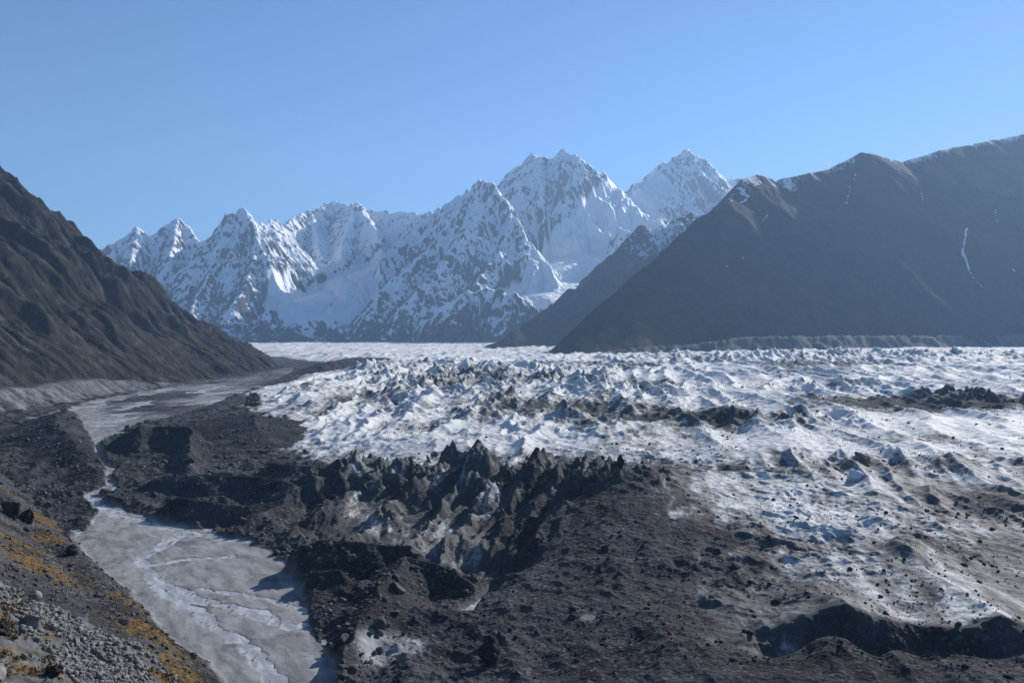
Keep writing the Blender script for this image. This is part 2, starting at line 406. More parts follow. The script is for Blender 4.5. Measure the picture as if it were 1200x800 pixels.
def build_left():
    def base(X, Y):
        wx = X + 60 * fbm(X, Y, 500, 4, 3); wy = Y + 60 * fbm(X, Y, 500, 4, 4)
        face = (-790 - wx) * 0.76 + 25
        A, B = np.array([-1520., 2360.]), np.array([-760., 2600.])
        dv = (B - A) / np.linalg.norm(B - A); nv = np.array([-dv[1], dv[0]])
        q = (wx - A[0]) * nv[0] + (wy - A[1]) * nv[1]         # beyond the end spur
        u = (wx - A[0]) * dv[0] + (wy - A[1]) * dv[1]
        zs = (-790 - (A[0] + dv[0] * u)) * 0.76 + 25
        back = zs - q * 0.95
        Z = np.minimum(face, back)
        Z = np.minimum(Z, 1250 + 0.15 * (-790 - wx))
        Z = Z + sstep(20, 250, Z) * (135 * (ridged(X * 0.4, Y, 330, 5, 31) - 0.66) + 42 * (ridged(X * 0.5, Y, 110, 4, 32) - 0.5) + 22 * fbm(X, Y, 70, 4, 33))
        return np.maximum(Z, -30 + 0.02 * (-X))
    X, Y, Z, A, cell = build_side('left', None, -3100, -600, 900, 3300, 5.5, base, 0.035, None, 5)
    s = slope_of(Z, cell)
    fl = fall_lines(Z, cell, 32, 18)
    Z = Z + np.clip(s - 0.3, 0, 0.5) * (20 * (ridged(X * 0.7, Y, 60, 5, 35) - 0.5) + 12.0 * fl)
    sc = 0.14 * fall_lines(Z, cell, 33, 30) + np.clip(np.log(A) / 9, 0, 1) * 0.6 + 0.5 * sstep(0.75, 0.5, s) * sstep(300, 60, Z)
    o = grid_mesh('rocky_mountain', X, Y, Z, mat_mountain('brown_rock_slope', (0.016, 0.0145, 0.014), (0.044, 0.038, 0.034), (0.115, 0.105, 0.096)),
                  {'snow': np.zeros_like(Z) - 1, 'grass': 0.15 + 0.3 * fbm(X, Y, 400, 3, 8), 'scree': sc})
    o['kind'] = 'structure'

def build_right():
    def base(X, Y):
        wx = X + 90 * fbm(X, Y, 700, 4, 53); wy = Y + 70 * fbm(X, Y, 700, 4, 54)
        foot = np.interp(X, [-400, 160, 2800, 6000], [3380, 3500, 4790, 6360])
        face = (wy - foot) * 0.83 + 30
        # crest line, rising to the right; the far side falls away
        cr = [W(640, 418, 3560), W(700, 368, 3950), W(760, 312, 4280), W(820, 258, 4760), W(850, 238, 4960), W(872, 211, 5250), W(890, 206, 5380), W(912, 213, 5450), W(940, 207, 5560), W(970, 199, 5800), W(1000, 181, 6030), W(1025, 184, 6100), W(1060, 192, 6200), W(1100, 178, 6480), W(1150, 168, 6850), W(1200, 159, 7200), W(1300, 150, 7700), W(1450, 140, 8300)]
        d, z, t = seg_dist(wx, wy, cr)
        ridge = z + 14 - 0.93 * d
        Z = np.minimum(np.maximum(face, -60), 4000)
        side = ridge
        # in front of the crest: the straighter of face and cone
        yc = np.interp(wx, [c[0] for c in cr], [c[1] for c in cr])
        Z = np.where(wy > yc, ridge, smax(np.minimum(face, z + 14 - 0.45 * d), ridge, 25))
        Z = Z + sstep(30, 300, Z) * np.clip(d / 150, 0.2, 1) * (26 * (ridged(X, Y * 0.35, 420, 5, 61) - 0.5) + 9 * fbm(X, Y, 100, 4, 63))
        return np.maximum(Z, -20)
    X, Y, Z, A, cell = build_side('right', None, -100, 5700, 3350, 8300, 12.0, base, 0.006, None, 6)
    s = slope_of(Z, cell)
    fl = fall_lines(Z, cell, 34, 16)
    Z = Z + np.clip(s - 0.3, 0, 0.5) * (16 * (ridged(X, Y, 90, 4, 65) - 0.5) + 4.5 * fl)
    snow = np.full(Z.shape, -0.6)
    crd, _, _ = seg_dist(X, Y, [W(850, 238, 4960), W(872, 211, 5250), W(890, 206, 5380), W(912, 213, 5450), W(940, 207, 5560), W(970, 199, 5800), W(1000, 181, 6030), W(1060, 192, 6200), W(1100, 178, 6480), W(1150, 168, 6850), W(1200, 159, 7200)])
    snow = np.maximum(snow, (1.05 - crd / 110) * (0.5 + 0.9 * fbm(X, Y, 260, 4, 13)) + 0.1)
    for (a, b, r) in ((925, 218, 90), (905, 215, 60), (955, 208, 60), (870, 225, 60)):
        p = hit(a, b, X[0, 0], Y[0, 0], cell, Z, 3600, 8000); snow = np.maximum(snow, 0.85 - np.hypot(X - p[0], Y - p[1]) / r * 0.7)
    X0, Y0 = X[0, 0], Y[0, 0]
    for line, w in (([(1133, 268), (1131, 282), (1128, 296), (1130, 304), (1133, 312), (1140, 325), (1150, 337)], 9), ([(1128, 298), (1128, 305)], 14), ([(1003, 205), (996, 220), (992, 240)], 4), ([(1078, 215), (1082, 240)], 4), ([(880, 228), (866, 238)], 5), ([(900, 250), (893, 262)], 4), ([(1167, 245), (1169, 265)], 4), ([(868, 300), (875, 310)], 3), ([(850, 308), (853, 316)], 3)):
        pl = [hit(a, b, X0, Y0, cell, Z, 3600, 8000) for a, b in line]
        d, _, _ = seg_dist(X + 10 * fbm(X, Y, 60, 2, 9), Y, pl)
        snow = np.maximum(snow, 1.15 - d / w * 0.8 - 0.5 * np.clip(fbm(X, Y, 70, 3, 12) + 0.15, 0, 1))
    gr = np.full(Z.shape, -0.6)
    for (a, b, r) in ((715, 398, 190), (690, 402, 120), (760, 392, 130), (1150, 205, 420), (1190, 200, 400), (1100, 200, 250)):
        p = hit(a, b, X0, Y0, cell, Z, 3500, 8000); gr = np.maximum(gr, 1.05 - np.hypot(X - p[0], Y - p[1]) / r)
    sc = 0.16 * fall_lines(Z, cell, 35, 30) + np.clip(np.log(A) / 9, 0, 1) * 0.45
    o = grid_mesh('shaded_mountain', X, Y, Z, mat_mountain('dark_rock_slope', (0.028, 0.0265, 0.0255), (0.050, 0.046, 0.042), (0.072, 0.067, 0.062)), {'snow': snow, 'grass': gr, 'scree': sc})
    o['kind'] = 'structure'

def build_second_spur():
    cr = [W(568, 410, 5000), W(613, 383, 5350), W(650, 359, 5700), W(687, 331, 6050), W(715, 302, 6300), W(747, 271, 6550), W(775, 266, 6650), W(800, 257, 6800), W(827, 250, 6950), W(900, 225, 7300), W(1000, 200, 7600)]
    def base(X, Y):
        wx = X + 60 * fbm(X, Y, 500, 4, 73); wy = Y + 60 * fbm(X, Y, 500, 4, 74)
        d, z, t = seg_dist(wx, wy, cr)
        Z = z + 14 - 0.85 * d
        Z = Z + sstep(30, 300, Z) * (90 * (ridged(X, Y, 350, 4, 81) - 0.5) + 20 * fbm(X, Y, 90, 4, 83))
        return np.maximum(Z, -20)
    X, Y, Z, A, cell = build_side('spur', None, -600, 2700, 4600, 7900, 11.0, base, 0.05, None, 7)
    s = slope_of(Z, cell)
    fl = fall_lines(Z, cell, 36, 14); Z = Z + np.clip(s - 0.3, 0, 0.5) * 9 * fl
    snow = -0.13 * fl + sstep(330, 800, Z + 120 * fbm(X, Y, 200, 4, 84)) * (0.62 + 0.45 * sstep(1.1, 0.6, s)) - 0.12
    o = grid_mesh('snow_dusted_spur', X, Y, Z, mat_mountain('grey_rock_slope', (0.05, 0.043, 0.038), (0.095, 0.08, 0.068), (0.13, 0.115, 0.10)), {'snow': snow, 'grass': np.full(Z.shape, -1.), 'scree': np.clip(np.log(A) / 9, 0, 1) * 0.4})
    o['kind'] = 'structure'

# ------------------------------------------------------------------ the valley: river flat, moraine, glacier, near slope
GL_EDGE = [(-2600, 8200, 0), (-2400, 5600, 0), (-1500, 4300, 0), (-720, 3000, 0), (-560, 2150, 0), (-520, 1480, 0), (-445, 1250, 0), (-280, 880, 0), (-215, 700, 0), (-175, 560, 0), (-120, 450, 0), (-60, 400, 0), (-50, 250, 0), (-60, 0, 0)]
def side_of(X, Y, line):
    """signed distance to a polyline that runs towards the camera: positive on its +X side"""
    d, _, _ = seg_dist(X, Y, line)
    ys = [p[1] for p in line][::-1]; xs = [p[0] for p in line][::-1]
    return np.where(X > np.interp(Y, ys, xs), d, -d)
RIVER = [(-60, 230, 13), (-78, 274, 18), (-110, 320, 30), (-140, 375, 42), (-185, 430, 46), (-230, 480, 28), (-262, 530, 9), (-305, 590, 5), (-322, 650, 3), (-376, 740, 3), (-440, 850, 5), (-505, 1000, 30), (-560, 1150, 95), (-610, 1400, 110), (-640, 1800, 90), (-670, 2300, 40), (-720, 2600, 16)]
RIVULETS = [([G(*p) for p in l], w) for l, w in (
    ([(128, 596), (150, 608), (200, 622), (250, 628), (292, 634)], 4.0), ([(215, 622), (190, 640), (165, 655), (185, 685), (230, 702), (290, 717), (345, 735), (400, 728)], 3.2),
    ([(185, 687), (225, 712), (265, 740), (300, 768), (325, 800)], 3.0), ([(240, 690), (320, 703), (400, 727)], 1.4), ([(270, 652), (220, 655), (180, 662)], 2.6), ([(90, 575), (110, 590), (130, 600)], 5.0))]
POOLS = [([G(543, 722, -1), G(556, 709, -1), G(572, 699, -1), G(581, 691, -1)], 1.5, -1.2), ([(118, 276, 0), (135, 271, 0), (152, 272, 0)], 2.5, -3.0), ([G(690, 712, 12), G(692, 711, 12)], 1.5, 9.0)]
def near_slope(X, Y):
    wx = X + 6 * fbm(X, Y, 60, 4, 101); wy = Y + 6 * fbm(X, Y, 60, 4, 102)
    q = 0.77 * wx + 0.63 * wy
    far = sstep(600, 1050, Y)
    base = 0.75 * (97 - q) - 10 * far
    base = np.minimum(base, 60 + 0.35 * (97 - q - 80))
    near = -0.42 * wx - 0.336 * wy + 92.3
    # line of the bench edge, from (-70,110) to (-42,100): beyond it the ground drops
    ex, ey = 28 / 29.7, -10 / 29.7
    e = (wx + 70) * (-ey) + (wy - 110) * ex           # positive beyond
    near = near - np.maximum(e, 0) * 0.95
    e2 = wx + 30                                       # right end of the bench
    near = near - np.maximum(e2, 0) * 0.6
    return base, near
def valley(X, Y):
    r = np.hypot(X, Y)
    n1 = fbm(X, Y, 260, 5, 201); n2 = fbm(X, Y, 60, 5, 205); n3 = fbm(X, Y, 16, 5, 209)
    lump = ridged(X, Y, 42, 5, 207) - 0.5; lump2 = ridged(X, Y, 13, 4, 208) - 0.5
    z = 1.5 + 2.2 * n2 + 0.5 * n3 + 6.0 * lump + 2.2 * lump2 + 0.5 * n3
    dark = 0.25 + 0.7 * n1 + 0.4 * n2
    ice = np.full(X.shape, -0.4, f32); veg = np.full(X.shape, -1.0, f32)
    # ---- glacier body
    wX = X + 40 * fbm(X, Y, 200, 3, 211)
    g = side_of(wX, Y, GL_EDGE)
    body = sstep(-10, 230, g)
    # rotated coordinates along the pressure ridges
    ca, sa = math.cos(0.27), math.sin(0.27)
    U = X * ca - Y * sa; V = X * sa + Y * ca
    z = z + body * (13 + 12 * sstep(0, 1500, X) * sstep(200, 1500, Y) + 8 * n1)
    # debris cone right of the centre and the dark ridge left of it
    cone = 29 - np.hypot((X - 62) * np.where(X < 62, 2.1, 0.85), (Y - 520) * 0.75) * 0.16
    cone = cone + 1.5 * n2 + 2.6 * lump + 1.4 * lump2 + 0.6 * n3
    d, zc, t = seg_dist(X, Y, [(-190, 640, 8), (-115, 610, 17), (-40, 590, 21), (40, 545, 23)])
    crest = zc - np.where(Y > np.interp(X, [-190, -115, -40, 40], [640, 610, 590, 545]), 0.30, 0.20) * d
    hill = smax(np.maximum(cone, -20), crest, 6)
    z = smax(z, hill, 4)
    hillm = sstep(-4, 4, hill - 5)
    zl = np.interp(Y, [400, 430, 600], [-75, -112, -150]); zq = np.interp(Y, [400, 420, 600], [-8, 2, 62])
    inz = sstep(-6, 10, np.minimum(X - zl, zq - X) + 5 * n2) * sstep(398, 412, Y) * sstep(612, 590, Y + 8 * n2)
    z = mix(z, np.interp(Y, [400, 420, 470, 600], [-4, -4, -1, 13]) + 1.0 * n3 + 1.5 * lump2, inz)
    zone = np.zeros(X.shape, f32)
    bx = X + 11 * fbm(X, Y, 38, 4, 223); by = Y + 14 * fbm(X, Y, 50, 3, 224)
    for i, (line, sl) in enumerate((([(265, 640), (330, 590), (380, 562), (425, 545)], 0.85), ([(335, 640), (385, 602), (440, 566), (478, 545)], 0.9), ([(395, 652), (440, 612), (500, 562), (535, 535)], 0.95),
                               ([(455, 664), (505, 610), (545, 566), (572, 536)], 1.0), ([(505, 668), (535, 636), (560, 600), (580, 572)], 0.9), ([(562, 668), (585, 625), (600, 590), (640, 545)], 1.0),
                               ([(600, 640), (622, 600), (655, 565), (680, 545)], 1.0), ([(635, 655), (655, 612), (690, 570), (715, 550)], 0.9))):
        pl = []
        for (a, b) in line:
            yy = 430 + (655 - b) * 1.36; pl.append(((a - CX) / F * yy, yy, CH - (b - HY) * yy / F + 2.5))
        d, zr_, t = seg_dist(bx, by, pl)
        rz = zr_ + 5.0 * perlin(t * 2.6, t * 0 + i * 3.7, 225) - sl * d + 1.6 * n3 + 2.0 * lump2
        zone = np.maximum(zone, sstep(13, 6, d)); z = smax(z, rz, 1.2)
    rr2 = 1 - np.abs(perlin(U / 9 + 3, V / 34, 222))
    z = z + zone * (5.5 * (rr2 - 0.6) + 1.8 * (ridged(U, V * 0.45, 6, 3, 226) - 0.5))
    cd, _, _ = seg_dist(X, Y, [(-22, 428, 0), (-10, 406, 0)])
    z = z - 9 * sstep(28, 8, cd)
    gm0 = sstep(0, 120, g) * (1 - hillm)
    z = z + sstep(2600, 4200, Y) * 11 * fbm(X, Y, 500, 4, 227)
    z = z - gm0 * (4.6 * lump + 1.2 * lump2)
    # crests and swells of the open ice: sharp ridges that lie across the view from lower left to upper right, in clusters
    gm = sstep(0, 120, g) * (1 - 0.8 * hillm)
    cb, sb = math.cos(0.15), math.sin(0.15)
    P_ = X * cb - Y * sb + 9 * n2 + 30 * fbm(X, Y, 400, 2, 229); T_ = X * sb + Y * cb
    def blob(px, py, rx, ry, zz=12.0):
        x, y, _ = G(px, py, zz); a = rx / F * y; b = ry * y * y / (F * (CH - zz))
        return np.clip(1.25 - np.hypot((X - x) / a, (Y - y) / b) * 0.75, 0, 1)
    clus = 0.55 * sstep(0.25, 0.7, fbm(X, Y * 0.6, 200, 4, 230))
    for q in ((560, 448, 170, 24), (640, 488, 100, 18), (885, 496, 95, 9), (1045, 553, 160, 15), (830, 549, 70, 8), (1150, 478, 80, 10), (1010, 424, 230, 5), (450, 440, 70, 12), (1150, 600, 70, 22), (1060, 655, 45, 12), (980, 460, 60, 6)):
        clus = np.maximum(clus, blob(*q))
    clus = clus * sstep(-0.5, 0.25, fbm(X, Y * 0.6, 110, 4, 228))
    k1 = 1 - np.abs(perlin(P_ / 62, T_ / 300, 231)); k2 = 1 - np.abs(perlin(P_ / 24, T_ / 130, 232)); k3 = 1 - np.abs(perlin(P_ / 10, T_ / 42, 233))
    far_ = sstep(500, 1600, Y)
    z = z + gm * ((7 + 7 * clus + 7 * far_) * (k1 * k1 - 0.4) + (1.6 + 10.0 * clus) * (k2 * k2 - 0.4) * k1 + (0.5 + 1.8 * clus) * (k3 - 0.5))
    hollow = (1 - k1 * k1) * gm
    # seracs: pointed blocks
    def seracs(s, ay, seed):
        f1, f2, rid = worley(P_ / s + 0.35 * n2, T_ / (s * ay) + 0.35 * n2, seed)
        return np.clip(1 - f1 * 1.35, 0, 1) * (0.35 + 0.9 * rid)
    crd, _, _ = seg_dist(X, Y, [(-125, 606, 0), (-40, 588, 0), (30, 555, 0), (62, 535, 0)])
    band = sstep(62, 22, crd + 12 * n2)
    z = z + band * (5 * seracs(15, 1.8, 241) + 9 * (1 - np.abs(perlin(P_ / 13, T_ / 40, 241))) ** 3 * (0.6 + 0.9 * perlin(T_ / 9, P_ / 11, 242)) + 2.5 * (1 - np.abs(perlin(P_ / 5, T_ / 12, 243)))) * mix(0.45, 1.1, sstep(-0.3, 0.3, perlin(X / 32, Y / 40, 239)))
    far1 = sstep(1500, 2100, Y + 0.25 * X) * sstep(4800, 3700, Y) * sstep(0, 200, g)
    kf = (1 - np.abs(perlin(P_ / 58, T_ / 150, 242))) ** 3; kg = (1 - np.abs(perlin(P_ / 25, T_ / 60, 243))) ** 2
    z = z + far1 * (27 * kf * (0.55 + 0.75 * perlin(T_ / 40, P_ / 60, 238)) + 9 * kg + 9 * seracs(52, 1.6, 244) - 8) * mix(0.22, 1.15, clus)
    mid = clus * sstep(560, 700, Y) * sstep(2200, 1700, Y) * gm
    kf = (1 - np.abs(perlin(P_ / 26, T_ / 85, 247))) ** 3; kg = (1 - np.abs(perlin(P_ / 11, T_ / 32, 248))) ** 2
    z = z + mid * (18 * kf * (0.55 + 0.8 * perlin(T_ / 16, P_ / 24, 249)) + 3.5 * kg - 3)
    # ice cliff at the lower right: a melt hollow with a steep near wall
    d, _, _ = seg_dist(X + 6 * n3 + 16 * n2, Y + 4 * lump2 + 5 * perlin(X / 9, Y / 40, 256) + 8 * n2, [(82, 277, 0), (105, 281, 0), (130, 271, 0), (150, 274, 0), (190, 263, 0), (240, 270, 0)])
    trench = sstep(24, 10, d) * sstep(72, 112, X)
    z = z - (9 + 6 * n2) * sstep(15, 3, d) * sstep(72, 112, X + 10 * n2)
    # ---- dirt on the ice
    clean = 1.0 + 0.40 * n1 + 0.35 * fbm(P_ / 2, T_ / 9, 16, 4, 279) * sstep(1200, 600, Y) + 0.30 * n2 + 0.22 * (k1 - 0.7)
    for (bx, by, rx, ry, k) in ((715, 612, 92, 66, 1.1), (615, 705, 130, 62, 1.4), (510, 760, 190, 60, 1.5), (735, 735, 85, 45, 0.7), (780, 800, 180, 22, 1.2), (1080, 808, 260, 16, 1.2), (1170, 590, 60, 14, 0.5),
                               (840, 492, 75, 10, 0.8), (1010, 478, 70, 7, 0.8), (1140, 482, 70, 9, 1.0), (640, 482, 90, 12, 0.75), (1080, 520, 60, 5, 0.6), (740, 455, 60, 5, 0.6), (520, 500, 60, 6, 0.5), (960, 432, 80, 3, 0.6), (700, 430, 90, 4, 0.5), (420, 470, 40, 6, 0.6), (990, 650, 60, 10, 0.25), (830, 555, 70, 8, 0.35), (1000, 556, 100, 8, 0.3),
                               (930, 700, 60, 18, 0.3), (600, 450, 80, 8, 0.3), (1110, 640, 60, 10, 0.25), (880, 640, 60, 30, 0.25)):
        clean = clean - k * blob(bx, by, rx, ry)
    ice = np.where(g > -40, mix(-0.4, clean, sstep(-20, 60, g)), ice)
    ice = ice - 0.55 * hillm * sstep(700, 600, Y) * (X < 20)
    ice = ice + zone * (0.16 + 1.1 * fbm(U, V * 0.3, 18, 5, 251)) + band * (0.25 + 0.6 * n2)
    ice = ice - 0.75 * trench - 0.9 * sstep(290, 262, Y + 8 * n2) - 0.4 * sstep(0.1, 0.5, fbm(P_, T_ * 0.4, 120, 5, 255)) * sstep(3000, 1000, Y)
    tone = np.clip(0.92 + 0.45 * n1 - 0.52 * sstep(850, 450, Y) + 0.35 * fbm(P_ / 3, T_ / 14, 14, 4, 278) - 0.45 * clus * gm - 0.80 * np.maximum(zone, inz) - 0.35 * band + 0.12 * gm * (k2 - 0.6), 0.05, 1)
    # ---- moraine heaps
    def heap(pts, sl, rough=3.0, seed=0, k=3.0):
        d, zc, t = seg_dist(X + rough * 1.6 * fbm(X, Y, 26, 4, 300 + seed), Y + rough * 1.6 * fbm(X, Y, 26, 4, 320 + seed), pts)
        return zc - sl * d + rough * 0.35 * n3
    hp = [
        ([(-60, 262, 7), (-58, 300, 8), (-55, 350, 11), (-50, 384, 13), (-30, 376, 9), (-14, 362, 4)], 0.62, 3),     # mound by the river mouth
        ([(-115, 392, 13), (-95, 398, 17), (-70, 400, 14), (-50, 405, 12)], 0.95, 4),                                 # black heaps above the flat
        ([(-105, 372, 9), (-80, 372, 10)], 0.9, 3),
        ([(-215, 520, 13), (-190, 510, 12), (-165, 505, 10), (-150, 520, 12)], 0.62, 3),                              # dark hills behind the flat
        ([(-262, 600, 12), (-225, 590, 15), (-180, 580, 15), (-150, 560, 14)], 0.55, 4),
        ([(-190, 640, 15), (-150, 620, 16)], 0.55, 3), ([(-205, 590, 16)] * 2, 0.9, 2), ([(-188, 528, 12)] * 2, 0.8, 2),
        ([(-398, 782, 7), (-380, 792, 20), (-370, 797, 28), (-358, 806, 25), (-345, 812, 25), (-332, 810, 25), (-322, 800, 24), (-314, 782, 17), (-302, 755, 15), (-286, 715, 13), (-262, 650, 12)], 0.75, 7),   # the flat-topped black heap
        ([(-330, 980, 20), (-300, 930, 22), (-270, 860, 14)], 0.20, 5),                                                # brown cone
        ([(-365, 690, 8), (-330, 640, 9)], 0.4, 3),
        ([(-560, 1010, 22), (-500, 880, 20), (-430, 790, 14), (-380, 720, 10)], 0.33, 5),
        ([(-30, 300, 3), (10, 305, 3)], 0.3, 3), ([(-4, 296, 9)] * 2, 0.75, 2),
        ([(-575, 2480, 26), (-510, 2650, 36), (-430, 2760, 30)], 0.3, 8), ([(-520, 2250, 30), (-440, 2320, 34), (-400, 2360, 20)], 0.3, 6),
    ]
    hm = np.zeros(X.shape, f32)
    for i, (pts, sl, ro) in enumerate(hp):
        h = heap(pts, sl, ro, i)
        hm = np.maximum(hm, sstep(-1.5, 1.5, h - z)); z = smax(z, h, 1.6)
    ice = ice - 1.2 * hm; dark = dark + 0.25 * hm
    # ---- river flat
    d, hw, t = seg_dist(X + 7 * n2, Y + 7 * n2, RIVER)
    flat = sstep(0.25, -0.15, (d - hw) / np.maximum(6, hw * 0.22) + 0.25 * n3 + 0.3 * lump2)
    far = sstep(900, 1200, Y)
    zs = 0.24 + 0.10 * n3 + 0.16 * fbm(X, Y, 30, 4, 261)
    for line, wd in RIVULETS:
        dd, wz, t = seg_dist(X + 2.2 * fbm(X, Y, 14, 4, 263), Y + 4.5 * fbm(X, Y, 22, 4, 264), line)
        ww = 1.0 * wd * (0.9 + 0.7 * perlin(X / 11, Y / 16, 265) + 0.5 * perlin(X / 4, Y / 6, 268))
        zs = zs - 0.55 * sstep(ww + 2.0, ww - 1.0, dd) * sstep(0.55, 0.25, perlin(X / 3.2 + 5, Y / 8, 269))
    br2 = np.abs(fbm(X * 0.55 + 9 * n2, Y * 0.16, 17, 4, 266))
    zs = zs - 0.0 * sstep(0.04, 0.012, br2) * sstep(0.0, 0.2, fbm(X, Y, 60, 3, 267))
    zr = mix(zs, 0.45 + 2.2 * np.clip(-0.05 - fbm(X, Y * 0.4, 130, 5, 277), 0, 1) * (2.0 + 3 * lump2) + 0.5 * n2 + 0.25 * n3 - 1.0 * sstep(0.10, 0.03, np.abs(fbm(X * 0.8 + 20 * n2, Y * 0.35, 110, 5, 262))), far)
    z = mix(z, zr, flat)
    silt = flat * mix(1.0, sstep(-0.22, 0.2, fbm(X, Y * 0.4, 130, 5, 277) + 0.3 * n2), far)
    silt = np.maximum(silt, sstep(16, 9, np.hypot((X + 45), (Y - 297) * 0.8) + 5 * n3))
    ice = mix(ice, np.full_like(ice, -0.5), flat)
    for line, wd, lv in POOLS:
        dd, zz, t = seg_dist(X + 1.2 * n3, Y + 2.0 * n3, line)
        kk = sstep(wd + 3.5, wd + 0.5, dd); z = mix(z, lv - 0.7 + 0.1 * n3, kk); silt = np.maximum(silt, kk * 0.6)
    # ---- left terrace under the rocky mountain and the gullied bank below it
    bank = np.interp(Y, [600, 1000, 1600, 2300, 2700, 3300, 4500], [-760, -735, -740, -735, -720, -1300, -2900])
    q = bank - X + 24 * fbm(X, Y, 80, 4, 271) + 16 * (np.abs(perlin(Y / 22, X / 160, 272)) - 0.3) + 7 * np.abs(perlin(Y / 9, X / 70, 273))
    tz = np.clip(q * 0.62, -3, 27 + 12 * fbm(X, Y, 130, 4, 274) + np.maximum(q - 50, 0) * 0.07) * sstep(2000, 1500, Y + 80 * n1) + 1.5 * n3
    terr = sstep(-2, 3, tz - z) * sstep(800, 1000, Y)
    z = np.where(Y > 800, smax(z, mix(-5, tz, sstep(800, 1000, Y)), 2), z)
    ice = ice - 1.5 * terr; silt = silt * (1 - terr); bankm = terr * sstep(75, 55, q)
    silt = np.maximum(silt, bankm * (0.45 + 0.6 * fbm(Y, X * 0.2, 20, 3, 275)))
    # ---- lateral moraine in front of the shaded mountain
    ft = np.interp(X, [-400, 160, 2800, 6000], [3400, 3520, 4790, 6360])
    q = Y - ft + 260 + 60 * fbm(X, Y, 240, 4, 281)
    mz = 58 + 40 * sstep(700, 1200, X) + 14 * n1 - np.abs(q - 110 + 30 * n2) * 0.72 + 4 * n2
    mm = sstep(-3, 6, mz - z) * sstep(250, 700, X) * sstep(3000, 3200, Y)
    z = mix(z, np.maximum(z, mz), sstep(250, 700, X) * (Y > 3000)); ice = ice - 2 * mm
    silt = np.maximum(silt, 0.3 * mm)
    # ---- the near slope on the left
    base, near = near_slope(X, Y)
    ledge = 0.9 * perlin(X / 9, Y / 22, 290) + 0.45 * perlin(X / 3.5, Y / 6, 291) + 3.0 * n2 * 0.6 + n3
    bk = 6 * sstep(14, 0, np.abs(0.77 * X + 0.63 * Y - 78)) * sstep(420, 380, Y) * sstep(230, 300, Y)
    hs = np.maximum(base + bk, near) + ledge
    crag, _, _ = seg_dist(X, Y, [(-275, 430, 0), (-258, 415, 0)])
    hs = hs + 9 * sstep(14, 4, crag)
    nearm = sstep(-1, 1, hs - z)
    z = np.maximum(z, hs)
    ice = mix(ice, np.full_like(ice, -0.5), nearm); silt = silt * (1 - nearm); dark = mix(dark, 0.12 + 0.35 * n2, nearm)
    onb = (near >= base + bk - 0.5) * nearm
    v0 = -0.25 + 1.0 * fbm(X, Y, 40, 4, 295)
    for (a, b, d_, rr_) in ((40, 645, 300, 26), (25, 625, 330, 22), (30, 560, 480, 40), (5, 570, 430, 30), (60, 600, 380, 20), (180, 740, 270, 18), (210, 765, 250, 18), (160, 720, 300, 14), (240, 795, 235, 20), (55, 650, 290, 16)):
        v0 = np.maximum(v0, 0.95 - np.hypot(X - (a - CX) / F * d_, Y - d_) / rr_ / 1.5)
    v0 = np.where(onb > 0.5, 0.30 + 0.9 * fbm(0.6 * X + 0.8 * Y, 0.3 * (0.8 * X - 0.6 * Y), 13, 4, 296), v0)
    veg = np.where(nearm > 0.5, v0, veg)
    dark = np.where(onb > 0.5, -0.5, dark); silt = np.where(onb > 0.5, 0.35, silt)
    zone_id = np.where(nearm > 0.5, 3, np.where((flat > 0.5) & (terr < 0.5), 1, np.where((g > 10) & (hm < 0.6) & (mm < .5) & (terr < .5), 2, 0)))
    return z, dict(tone=tone, ice=ice, dark=np.clip(dark, -0.2, 1), veg=veg, silt=np.clip(silt, 0, 1)), zone_id

def build_valley():
    na = int(1250 * Q)
    th = np.radians(np.linspace(-40, 40, na)); rr = np.concatenate([np.exp(np.linspace(math.log(a), math.log(b), int(k * Q), endpoint=False)) for a, b, k in ((45, 240, 300), (240, 800, 850), (800, 2500, 520), (2500, 8200, 260))])
    TH, RR = np.meshgrid(th, rr)
    X = (RR * np.sin(TH)).astype(f32); Y = (RR * np.cos(TH)).astype(f32)
    Z, at, zid = valley(X, Y)
    m = mat_valley()
    zf = zid[:-1, :-1]
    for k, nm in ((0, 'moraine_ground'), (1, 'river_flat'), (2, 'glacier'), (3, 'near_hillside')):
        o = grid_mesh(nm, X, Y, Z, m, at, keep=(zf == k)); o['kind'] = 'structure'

def surf(pts):
    """height of the valley at a list of (x, y)"""
    a = np.array(pts, f32).reshape(-1, 2); z, _, zi = valley(a[:, 0:1], a[:, 1:2]); return z[:, 0]

print('start', time.time() - T0)
build_range(); print('range', time.time() - T0)
build_left(); build_right(); build_second_spur(); print('sides', time.time() - T0)
build_valley(); print('valley', time.time() - T0)

# ------------------------------------------------------------------ water
def water_strip(name, line, mat, z=0.0):
    vs, fs = [], []
    for i, (x, y, w) in enumerate(line):
        a = line[max(0, i - 1)]; b = line[min(len(line) - 1, i + 1)]
        dx, dy = b[0] - a[0], b[1] - a[1]; L = math.hypot(dx, dy); nx, ny = -dy / L, dx / L
        vs += [(x - nx * w, y - ny * w, z), (x + nx * w, y + ny * w, z)]
        if i: fs.append((2 * i - 2, 2 * i, 2 * i + 1, 2 * i - 1))
    me = bpy.data.meshes.new(name); me.from_pydata(vs, [], fs); me.update(); me.materials.append(mat)
    o = bpy.data.objects.new(name, me); COL.objects.link(o); o['kind'] = 'structure'; return o
wm = mat_water('silty_water', (0.27, 0.266, 0.257), 0.38, 0.07)
water_strip('river_water', [(x, y, w * 1.25 + 3) for x, y, w in RIVER], wm)

for line, wd, lv in POOLS[:2]:
    water_strip('meltwater', [(p[0], p[1], wd + 4.0) for p in line], wm, lv - 0.35)
